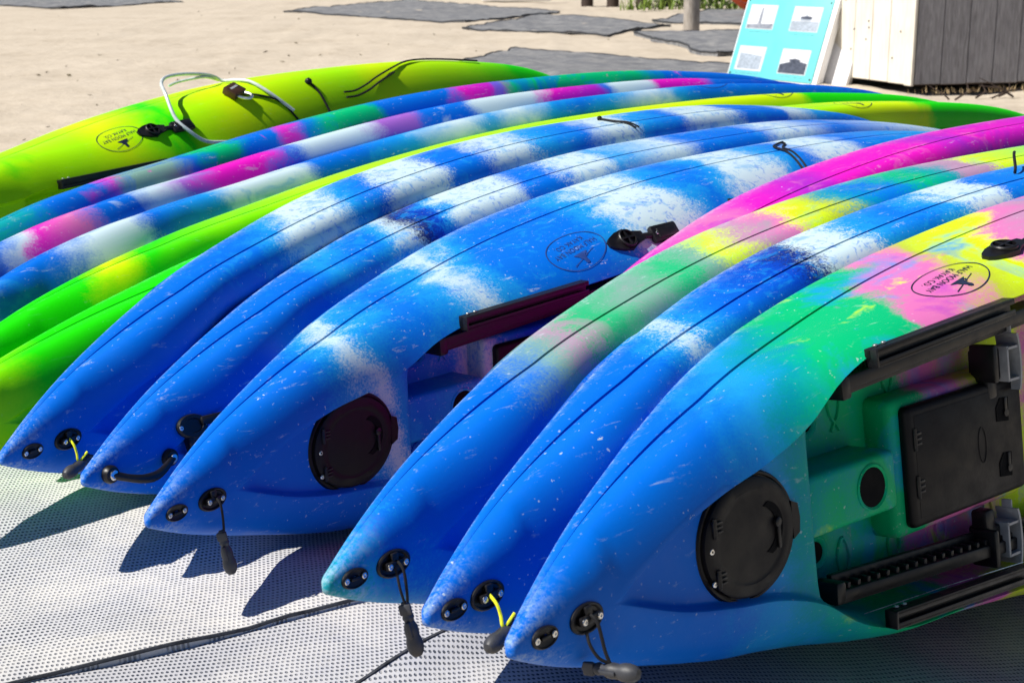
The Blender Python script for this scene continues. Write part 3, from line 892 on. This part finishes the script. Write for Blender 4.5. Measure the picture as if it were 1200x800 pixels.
logo('k9', 2.37, .02, M_INKW, 1.0, 1.059, False)

# loose cords that belong to single kayaks
def surf_cord(k, pts, r, m, name='deck_cord', lift=.004):
    mb = MB(); q = []
    for (x, z) in pts:
        p, n = side(x, z, k); q.append(p + n * lift)
    mb.tube(q, r, 7, None, 5)
    return mb.build(name, m, KAY[k])
surf_cord('k4', [(2.06, -.055), (2.02, -.045), (1.97, -.02), (1.93, .04), (1.90, .09), (1.89, .13)], .0028, M_CORD)
surf_cord('k4', [(2.06, -.058), (2.04, -.035), (1.985, -.005), (1.945, .05), (1.915, .10), (1.90, .135)], .0024, M_CORD, lift=.003)
surf_cord('k6', [(1.93, -.06), (1.925, -.012), (1.93, .02), (1.94, .045)], .0028, M_CORD)
surf_cord('k6', [(1.93, -.062), (1.935, -.012), (1.945, .02), (1.955, .045)], .0024, M_CORD, lift=.003)
mb = MB(); p, n = side(1.93, -.062, 'k6'); mb.lathe([(0, -.006), (.006, -.003), (.007, .002), (.005, .006), (0, .008)], 10, frame(p + n * .004, n)); mb.build('cord_knot', M_CORD, KAY['k6'])
p, n = side(1.653, -.055, 'k2')
mb = MB(); mb.tube([p + n * .002, p + n * .012 + Vector((.002, .002, 0)), p + n * .022 + Vector((.03, .012, -.02)), p + n * .02 + Vector((.08, .016, -.05))], .003, 7, None, 5); mb.build('deck_cord', M_CORD, KAY['k2'])
p, n = side(1.606, .133, 'k4')
mb = MB(); mb.box((0, 0, .003), (.034, .016, .006), .002, frame(p, n, (1, .0, .4))); mb.box((-.022, .004, .002), (.018, .006, .004), .001, frame(p, n, (1, .0, .4))); mb.build('cord_cleat', M_BLACK, KAY['k4'])

# cable lock lying over the lime kayak
K12M = pose_matrix('k12')
def s12(x, z, l=.008):
    p, n = side(x, z, 'k12'); return K12M @ (p + n * l)
def w12(x, y, z): return K12M @ Vector((x, y, z))
cab = empty('cable_lock', Matrix.Translation(s12(1.47, .05)))
I12 = cab.matrix_world.inverted()
top = [s12(1.66, .14), s12(1.60, .10), s12(1.58, .05), s12(1.57, .0), s12(1.56, -.05, .010), w12(1.535, .366, -.06), w12(1.49, .376, -.055), w12(1.42, .382, -.05), w12(1.35, .382, -.04), w12(1.285, .374, -.015), w12(1.235, .355, .025), w12(1.205, .325, .07), s12(1.19, .10, .02), s12(1.205, .13, .018), s12(1.25, .15, .014), s12(1.33, .165, .014), s12(1.45, .17, .014), s12(1.52, .168, .012)]
mb = MB(); mb.tube([I12 @ p for p in top], .0055, 10, None, 6); mb.build('cable', M_CABLE, cab)
mb = MB(); mb.tube([I12 @ p for p in (w12(1.56, .355, -.07), w12(1.48, .368, -.05), w12(1.40, .362, -.075), w12(1.36, .352, -.085))], .0045, 9, None, 6); mb.build('cable_end', M_CABLE, cab)
tag(cab, 'pale plastic sleeved security cable looped over the lime yellow kayak', 'cable')
lk = empty('padlock', Matrix.Translation(s12(1.475, .07, .012)))
p, n = side(1.475, .075, 'k12')
B12 = K12M.to_3x3()
lm = lk.matrix_world.inverted() @ K12M @ frame(p + n * .014, n, (1, 0, -.35))
mb = MB(); mb.box((0, 0, 0), (.060, .050, .024), .004, lm); mb.build('lock_body', M_BRASS, lk)
mb = MB(); mb.tube([(-.017, -.02, 0), (-.017, -.045, .004), (-.009, -.060, .008), (.006, -.061, .010), (.016, -.047, .008), (.017, -.02, 0)], .0048, 8, lm, 5); mb.build('shackle', M_STEEL, lk)
mb = MB(); mb.box((0, .004, .0125), (.036, .008, .0008), 0, lm); mb.build('face_plate', M_GREY, lk)
tag(lk, 'small bronze brown padlock hanging on the pale cable loop', 'padlock')
# bungee, bead and cords on the lime kayak
r12 = KAY['k12']
surf_cord('k12', [(1.50, .085), (1.56, .10), (1.63, .125), (1.68, .155)], .0035, M_CORD)
mb = MB(); p, n = side(1.495, .083, 'k12'); mb.lathe([(0, -.012), (.007, -.009), (.008, .004), (.005, .010), (0, .012)], 10, frame(p + n * .008, (1, 0, .2))); mb.build('cord_stop', M_BLACK, r12)
surf_cord('k12', [(1.80, .10), (1.815, .125), (1.825, .15)], .0038, M_CORD)
mb = MB(); p, n = side(1.797, .096, 'k12'); mb.lathe([(.012, 0), (.012, .008), (.008, .014), (0, .015)], 12, frame(p, n)); mb.build('cord_stop', M_BLACK, r12)
surf_cord('k12', [(1.925, .135), (1.98, .135), (2.05, .13), (2.12, .12), (2.22, .105)], .0038, M_CORD, 'bungee', .008)
surf_cord('k12', [(1.925, .128), (1.98, .128), (2.05, .121), (2.12, .11), (2.24, .09), (2.34, .07), (2.46, .06), (2.60, .065), (2.75, .075)], .0034, M_CORD, 'bungee', .007)
for x, z, m, r_ in ((1.905, .132, M_BLACK, .017), (2.04, .126, M_RED, .016)):
    p, n = side(x, z, 'k12'); mb = MB(); mb.lathe([(r_ * math.sin(a), -r_ * math.cos(a)) for a in np.linspace(0, math.pi, 9)], 14, frame(p + n * .012, (1, 0, 0))); mb.build('bungee_ball', m, r12)

# ==== MATS
mat_sheet('ground_mat', [(-1.7, 1.155), (.75, 3.02), (-.65, 4.85), (-3.1, 2.98)], .014, 'wide sun bleached woven mat under the bows of the blue kayaks', M_MAT, .010, 90, 70, .0030, 1, 'woven mats under the kayaks')
mat_sheet('ground_mat', [(-2.2, .70), (-.75, .98), (.55, 2.95), (-1.25, 2.5)], .005, 'woven mat tucked beneath two other mats, its seam open to view', M_MAT2, .005, 70, 60, .0022, 2, 'woven mats under the kayaks')
mat_sheet('ground_mat', [(-.27, 1.835), (1.95, 2.40), (3.0, 3.95), (.80, 3.40)], .020, 'woven mat under the rainbow swirled kayak with a dark raised hem', M_MAT2, .007, 70, 60, .0035, 3, 'woven mats under the kayaks', curl=lambda u, w: .018 * (1 - sstep(0, .06, u)) * sstep(.0, .15, w))
mat_sheet('ground_mat', [(.0, 1.15), (2.1, 1.55), (2.35, 2.56), (.13, 1.955)], .006, 'pale woven mat with grass sprouting along its edge', M_MAT, .005, 60, 40, .004, 4, 'woven mats under the kayaks')
def fmat(c, label, seed, lift=.022):
    mat_sheet('ground_mat', c, lift, label, M_MATFAR, .012, 40, 40, .012, seed, 'dark weathered mats lying on the sand', .035, sand_z)
fmat([(-.72, 16.1), (.9, 13.2), (3.1, 15.4), (.05, 19.0)], 'dark grey mat on the sand right behind the stacked kayaks', 11)
fmat([(-.75, 23.6), (1.3, 21.9), (2.45, 24.6), (.6, 28.4)], 'dark grey mat on the sand beside the wooden post', 12)
fmat([(-4.3, 29.6), (-.75, 25.2), (.9, 29.3), (-2.4, 36)], 'long grey mat on open sand behind the other mats', 13)
fmat([(1.70, 22.0), (2.30, 17.6), (4.2, 18.6), (3.7, 22.6)], 'dark grey mat between the wooden post and the picture board', 14, .05)
fmat([(-13, 34.5), (-8.9, 31.0), (-7.2, 34.6), (-10, 40)], 'grey mat lying far out on empty sand', 15)
fmat([(2.3, 25.6), (4.8, 23.6), (7.0, 27.5), (3.8, 30.5)], 'grey mat running behind the wooden post', 16, .03)

# grass in the crack between the mats
def blades(name, n, spots, hgt, m, label, spread):
    mb = MB(); r = random.Random(len(name) + n)
    for _ in range(n):
        cx, cy = r.choice(spots)
        x = cx + r.gauss(0, spread); y = cy + r.gauss(0, spread * .4)
        z = ground_z(x, y) + .004
        a = r.uniform(0, 6.28); h = hgt * r.uniform(.4, 1.1); w = h * .07; b = h * r.uniform(.2, .8)
        dx, dy = math.cos(a), math.sin(a)
        px, py = -dy * w, dx * w
        mb.add([(x - px, y - py, z), (x + px, y + py, z), (x + dx*b*.4 + px*.7, y + dy*b*.4 + py*.7, z + h*.6), (x + dx*b*.4 - px*.7, y + dy*b*.4 - py*.7, z + h*.6), (x + dx*b, y + dy*b, z + h)], [(0, 1, 2, 3), (3, 2, 4)])
    return tag(mb.build(name, m, None, 180), label, kind='stuff')
M_GRASS = plain('grass blade', (.16, .24, .03), .6, .3, var=.5, scale=12)
M_DRY = plain('dry grass', (.42, .31, .17), .8, .2, var=.4, scale=12)
blades('grass', 150, [(.66 + .02 * i, 2.055 + .0065 * i) for i in range(14)], .022, M_GRASS, 'short green grass growing between two mats', .008)
blades('dry_grass', 260, [(3.5 + .19 * i + .1 * math.sin(i * 7), 12.95 + .045 * i) for i in range(12)], .055, M_DRY, 'dry grass and straw along the foot of the shed', .12)
blades('beach_grass', 260, [(2.3 + .3 * i, 29.6 + .1 * i) for i in range(12)], .28, M_GRASS, 'green grass edge beyond the sand', .15)

# scraps lying on the sand
mb = MB()
for i in range(130):
    y = rng.uniform(7.5, 31) ; x = rng.uniform(-.40, .12) * y
    a = rng.uniform(0, 3.14); l_ = rng.uniform(.010, .038); w_ = l_ * rng.uniform(.25, .6)
    z = sand_z(x, y) + .002
    dx, dy = math.cos(a) * l_, math.sin(a) * l_
    mb.add([(x - dx, y - dy, z), (x + dy * w_ / l_, y - dx * w_ / l_, z + rng.uniform(.003, .02)), (x + dx, y + dy, z + rng.uniform(0, .02)), (x - dy * w_ / l_, y + dx * w_ / l_, z)], [(0, 1, 2, 3)])
tag(mb.build('litter', plain('dead leaf', (.09, .075, .045), .9, .1, var=.5, scale=8), None, 180), 'scattered dead leaves and twigs on the sand', kind='stuff')

# ==== BACKGROUND
def wood(name, base, dark, scale=(3, 3, .6), rough=.8, bump=.5):
    t = NT(name); v = t.coord('Object', (0, 0, 0), scale)
    g = t.noise(v, 9, 6, .65, .6); b = t.noise(t.coord('Object'), 3, 3)
    c = t.mix(t.mrange(g, .35, .65), dark, base)
    c = t.mix(t.mrange(b, .35, .7, 0, .3), c, tuple(min(1, q * 1.3) for q in base))
    t.l.new(c, t.b.inputs['Base Color']); t.b.inputs['Roughness'].default_value = rough; t.b.inputs['Specular IOR Level'].default_value = .25
    t.bump(g, bump, .012)
    return t.m
M_WPAINT = wood('cream painted board', (.74, .70, .62), (.60, .56, .48), (4, 4, .5), .6, .15)
M_GPAINT = wood('weathered grey siding', (.34, .335, .36), (.17, .165, .18), (7, 7, .7), .8, 1.0)
M_POST = wood('bleached timber', (.42, .38, .34), (.22, .19, .16), (6, 6, .8), .85, .7)
M_DARKW = wood('dark timber', (.07, .05, .04), (.03, .02, .018), (6, 6, .8), .85, .6)
M_ROOF = plain('roof felt', (.10, .10, .105), .9, .2)
M_TRIM = plain('white frame paint', (.80, .80, .82), .45, .4, var=.04)
M_AQUA = plain('turquoise board paint', (.13, .55, .58), .5, .4, var=.05, scale=5)
M_PAPER = plain('photo paper', (.60, .62, .66), .4, .4, var=.03)
M_PGREY = plain('photo grey', (.24, .26, .31), .4, .4, var=.35, scale=30)
M_PDARK = plain('photo dark', (.06, .07, .10), .4, .4, var=.4, scale=30)
M_PSEA = plain('photo sea', (.33, .38, .45), .4, .4, var=.3, scale=50)

C = Vector((3.395, 13.20, 0)); d1 = Vector((-.42, .9075, 0)); d2 = Vector((.963, .268, 0))
n1 = Vector((-.9075, -.42, 0)); n2 = Vector((.268, -.963, 0))
shed = empty('shed', Matrix.Translation(C))
def plank(base, d, n, w, h, z0, th, m, name='plank'):
    mb = MB()
    M = Matrix(((d.x, n.x, 0, base.x - C.x), (d.y, n.y, 0, base.y - C.y), (0, 0, 1, 0), (0, 0, 0, 1)))
    mb.box((w/2, -th/2, z0 + h/2), (w, th, h), .004, M, 1)
    o = mb.build(name, m, shed); return o
for i in range(7): plank(C + d1 * (.10 + .247 * i), d1, n1, .240, 2.35, .05 + rng.uniform(-.004, .004), .022 + rng.uniform(-.002, .002), M_WPAINT)
for i in range(16): plank(C + d2 * (.018 + .249 * i), d2, n2, .242, 2.35, .055 + rng.uniform(-.006, .006), .022 + rng.uniform(-.003, .003), M_GPAINT)
mb = MB(); mb.box((.048, .004, 1.22), (.096, .03, 2.36), .004, Matrix(((d1.x, n1.x, 0, 0), (d1.y, n1.y, 0, 0), (0, 0, 1, 0), (0, 0, 0, 1))), 1); mb.build('corner_board', M_WPAINT, shed)
E1 = d1 * 1.80; E2 = d2 * 4.0
mb = MB(); core = [Vector((0, 0, 0)) - n1 * .03 - n2 * .03, E2 - n1 * .03 - n2 * .03, E1 + E2, E1 - n1 * .03 - n2 * .03]
mb.add([(p.x, p.y, .04) for p in core] + [(p.x, p.y, 2.4) for p in core], [(0, 1, 5, 4), (1, 2, 6, 5), (2, 3, 7, 6), (3, 0, 4, 7), (4, 5, 6, 7), (3, 2, 1, 0)]); mb.build('wall_core', M_DARKW, shed)
rf = [p * 1.0 for p in core]
mb = MB(); cen = (core[0] + core[2]) / 2
ro = [cen + (p - cen) * 1.10 for p in core]
mb.add([(p.x, p.y, 2.41 + .25 * i_) for p, i_ in zip(ro, (0, 0, 1, 1))] + [(p.x, p.y, 2.49 + .25 * i_) for p, i_ in zip(ro, (0, 0, 1, 1))], [(0, 1, 5, 4), (1, 2, 6, 5), (2, 3, 7, 6), (3, 0, 4, 7), (4, 5, 6, 7), (3, 2, 1, 0)]); mb.build('roof', M_ROOF, shed)
for i in range(10):
    q = C + d1 * rng.uniform(.15, 1.3) + n1 * .001
    mb = MB(); mb.lathe([(.009, 0), (.008, .003), (0, .004)], 8, Matrix.Translation(-C) @ frame(q + Vector((0, 0, rng.uniform(.08, .8))), n1)); mb.build('nail', M_DARKW, shed)
tag(shed, 'small timber shed with cream wall and weathered grey plank wall', 'shed')

# picture boards leaning on the shed
e = Vector((.57, -.8216, 0)); nf = Vector((-.8216, -.57, 0)); ln = R(19)
upv = Vector((0, 0, math.cos(ln))) - nf * math.sin(ln); nv = nf * math.cos(ln) + Vector((0, 0, math.sin(ln)))
def board_matrix(p): return Matrix(((e.x, upv.x, nv.x, p.x), (e.y, upv.y, nv.y, p.y), (e.z, upv.z, nv.z, p.z), (0, 0, 0, 1)))
def board(name, p, w, h, th, label, face):
    root = empty(name, board_matrix(p))
    mb = MB(); mb.box((w/2, h/2, -th/2 - .002), (w, h, th), .006)
    mb.box((w + .012, h/2, -th * .25), (.024, h, th * .35), .004)
    mb.build('frame', M_TRIM, root)
    if face:
        mb = MB(); mb.box((w/2, h/2, .004), (w - .05, h - .04, .010), .002); mb.build('panel', M_AQUA, root)
        for r_ in range(3):
            for c_ in range(2):
                u = w * (.235 if c_ == 0 else .735); v = .20 + .40 * r_
                mb = MB(); mb.box((u, v, .0105), (.36, .235, .003), .0006, None, 1); pr = mb.build('photo_print', M_PAPER, root)
                mb = MB(); z = .0126
                k_ = r_ * 2 + c_
                if k_ == 1: mb.prism([(u - .17, v - .11), (u + .17, v - .11), (u + .17, v - .01), (u + .05, v + .01), (u - .06, v - .005), (u - .17, v - .03)], z, z + .0006); m_ = M_PDARK
                elif k_ == 0: mb.prism([(u - .15, v - .10), (u + .15, v - .10), (u + .15, v + .03), (u - .15, v + .05)], z, z + .0006); m_ = M_PSEA
                elif k_ == 2: mb.prism([(u - .17, v - .11), (u + .17, v - .11), (u + .17, v - .06), (u - .17, v - .075)], z, z + .0006); mb.prism([(u - .03, v - .065), (u + .01, v - .065), (u + .0, v + .09), (u - .02, v + .09)], z, z + .0008); m_ = M_PGREY
                else: mb.prism([(u - .17, v - .11), (u + .17, v - .11), (u + .17, v - .02), (u - .17, v - .02)], z, z + .0006); mb.prism([(u - .06, v - .015), (u + .06, v - .015), (u + .08, v + .01), (u + .02, v + .015), (u + .0, v + .06), (u - .015, v + .015), (u - .08, v + .01)], z + .0007, z + .0012); m_ = M_PSEA
                mb.build('picture', m_, pr)
                if k_ in (1, 3):
                    mb = MB(); z2 = z + .0014
                    mb.prism([(u - .05, v + .0), (u + .06, v + .0), (u + .08, v + .02), (u + .01, v + .03), (u - .07, v + .02)], z2, z2 + .0005); mb.build('picture', M_PDARK, pr)
                mb = MB(); mb.box((u, v - .142, .0095), (.30, .012, .001), 0); mb.build('caption', plain('caption grey', (.12, .42, .46), .6, .3), pr)
        for u_ in (.05, w - .05):
            for v_ in (.05, .76):
                mb = MB(); mb.lathe([(.010, 0), (.009, .005), (0, .007)], 10, Matrix.Translation((u_, v_, .009))); mb.build('bolt', M_DARKW, root)
    tag(root, label, 'sign board', None)
    return root
board('picture_board', Vector((2.05, 14.95, -.03)), 1.15, .98, .11, 'turquoise display board of small photographs in white frame leaning by the shed', True)
board('blank_board', Vector((2.05, 14.95, -.03)) - nf * .17 + e * .20, 1.15, .96, .10, 'plain white framed board propped behind the turquoise picture board', False)

# post, far posts, bush, far kayak, white plank
def post(p, r, h, m, label, cat, group=None, name='wooden_post'):
    o = empty(name, Matrix.Translation(p))
    mb = MB(); prof = [(r * 1.06, -.25), (r * 1.03, .1), (r, h * .5), (r * .97, h - .04), (r * .85, h), (0, h + .01)]
    mb.lathe(prof, 16)
    for i_ in range(len(mb.v)):
        v_ = mb.v[i_]; q = 1 + .06 * noise.noise((v_.x * 9 + p[0], v_.y * 9, v_.z * .8)); mb.v[i_] = Vector((v_.x * q, v_.y * q, v_.z))
    b_ = mb.build('trunk', m, o)
    mb = MB(); mb.box((0, -r * 1.02, h * .55), (.004, .012, h * .7), 0); mb.build('crack', M_DARKW, o)
    return tag(o, label, cat, group)
post((2.575, 22.6, 0), .115, 2.2, M_POST, 'round bleached wooden post standing in the sand beside dark mats', 'post')
for x in (1.55, 2.05, 2.62, 3.12):
    post((x, 32.2 + .3 * math.sin(x * 9), -.05), .12, 1.1, M_DARKW, 'dark timber bollard at the far edge of the sand', 'post', 'dark bollards at the far edge of the sand', 'timber_bollard')
wp = empty('white_trough', Matrix.Translation((.1, 34.4, 0)))
mb = MB(); mb.box((0, 0, .16), (1.5, .3, .30), .02); mb.build('body', M_TRIM, wp)
mb = MB(); mb.box((0, -.01, .33), (1.58, .36, .04), .01); mb.build('lip', M_TRIM, wp)
tag(wp, 'low white box standing far back on the sand', 'box')

def bush(p, w, h, n, label, seed):
    root = empty('bush', Matrix.Translation(p)); r = random.Random(seed)
    st = MB()
    for i_ in range(9):
        a = r.uniform(0, 6.28); q = Vector((math.cos(a) * w * .4 * r.random(), math.sin(a) * w * .3 * r.random(), h * r.uniform(.5, .85)))
        st.tube([(0, 0, 0), q * .5 + Vector((0, 0, .1)), q], [.03, .02, .01], 6)
    st.build('stem', M_DARKW, root)
    mb = MB()
    for i_ in range(n):
        a = r.uniform(0, 6.28); rr_ = math.sqrt(r.random()); z = h * r.random() ** .8
        sc = math.sin(min(1, z / h * .85 + .25) * math.pi) ** .5
        c = Vector((math.cos(a) * w * .5 * rr_ * sc, math.sin(a) * w * .4 * rr_ * sc, z))
        l_ = r.uniform(.04, .09); ax = Vector((r.gauss(0, 1), r.gauss(0, 1), r.gauss(0, .6))).normalized(); b_ = ax.cross(Vector((r.gauss(0, 1), r.gauss(0, 1), r.gauss(0, 1)))).normalized()
        mb.add([c - ax * l_, c + b_ * l_ * .45, c + ax * l_, c - b_ * l_ * .45], [(0, 1, 2, 3)])
    mb.build('foliage', plain('bush leaf', (.075, .12, .03), .6, .3, var=.6, scale=3), root, 180)
    tag(root, label, 'bush')
bush((3.6, 33.0, 0), 2.4, 1.4, 2600, 'green leafy bush beyond the dark bollards and wooden post', 3)
bush((5.2, 30.5, 0), 1.8, 1.2, 1600, 'low green bush beside the far orange kayak', 5)
ok = empty('kayak', Matrix.Translation((3.62, 27.2, .19)) @ Matrix.Rotation(R(28), 4, 'Z'))
tag(ok, 'orange kayak lying upright far behind the wooden post', 'kayak')
oh = link('hull', HULL, ok); oh.material_slots[0].link = 'OBJECT'
oh.material_slots[0].material = kayak_mat('kayak plastic orange', [(0, (.85, .10, .01)), (2, (.80, .16, .01)), (3.8, (.85, .08, .01))], 9.1, scuff=.1, fleck=.1)

# twigs by the shed
for i in range(9):
    q = C + d2 * rng.uniform(.1, 3.0) + n2 * rng.uniform(.02, .5); a = rng.uniform(0, 6.28); l_ = rng.uniform(.1, .3)
    z = sand_z(q.x, q.y) + .012
    v_ = Vector((math.cos(a), math.sin(a), rng.uniform(.0, .35))) * l_
    b0 = Vector((q.x, q.y, z))
    mb = MB(); mb.tube([b0, b0 + v_ * .5 + Vector((.02, 0, .03)), b0 + v_], [.009, .007, .004], 6)
    mb.tube([b0 + v_ * .5 + Vector((.02, 0, .03)), b0 + v_ * .8 + Vector((-.05, .03, .08))], [.005, .003], 5)
    tag(mb.build('twig', M_DARKW, None), 'dry brown twig lying at the foot of the grey plank wall', 'twig', 'twigs at the foot of the shed')
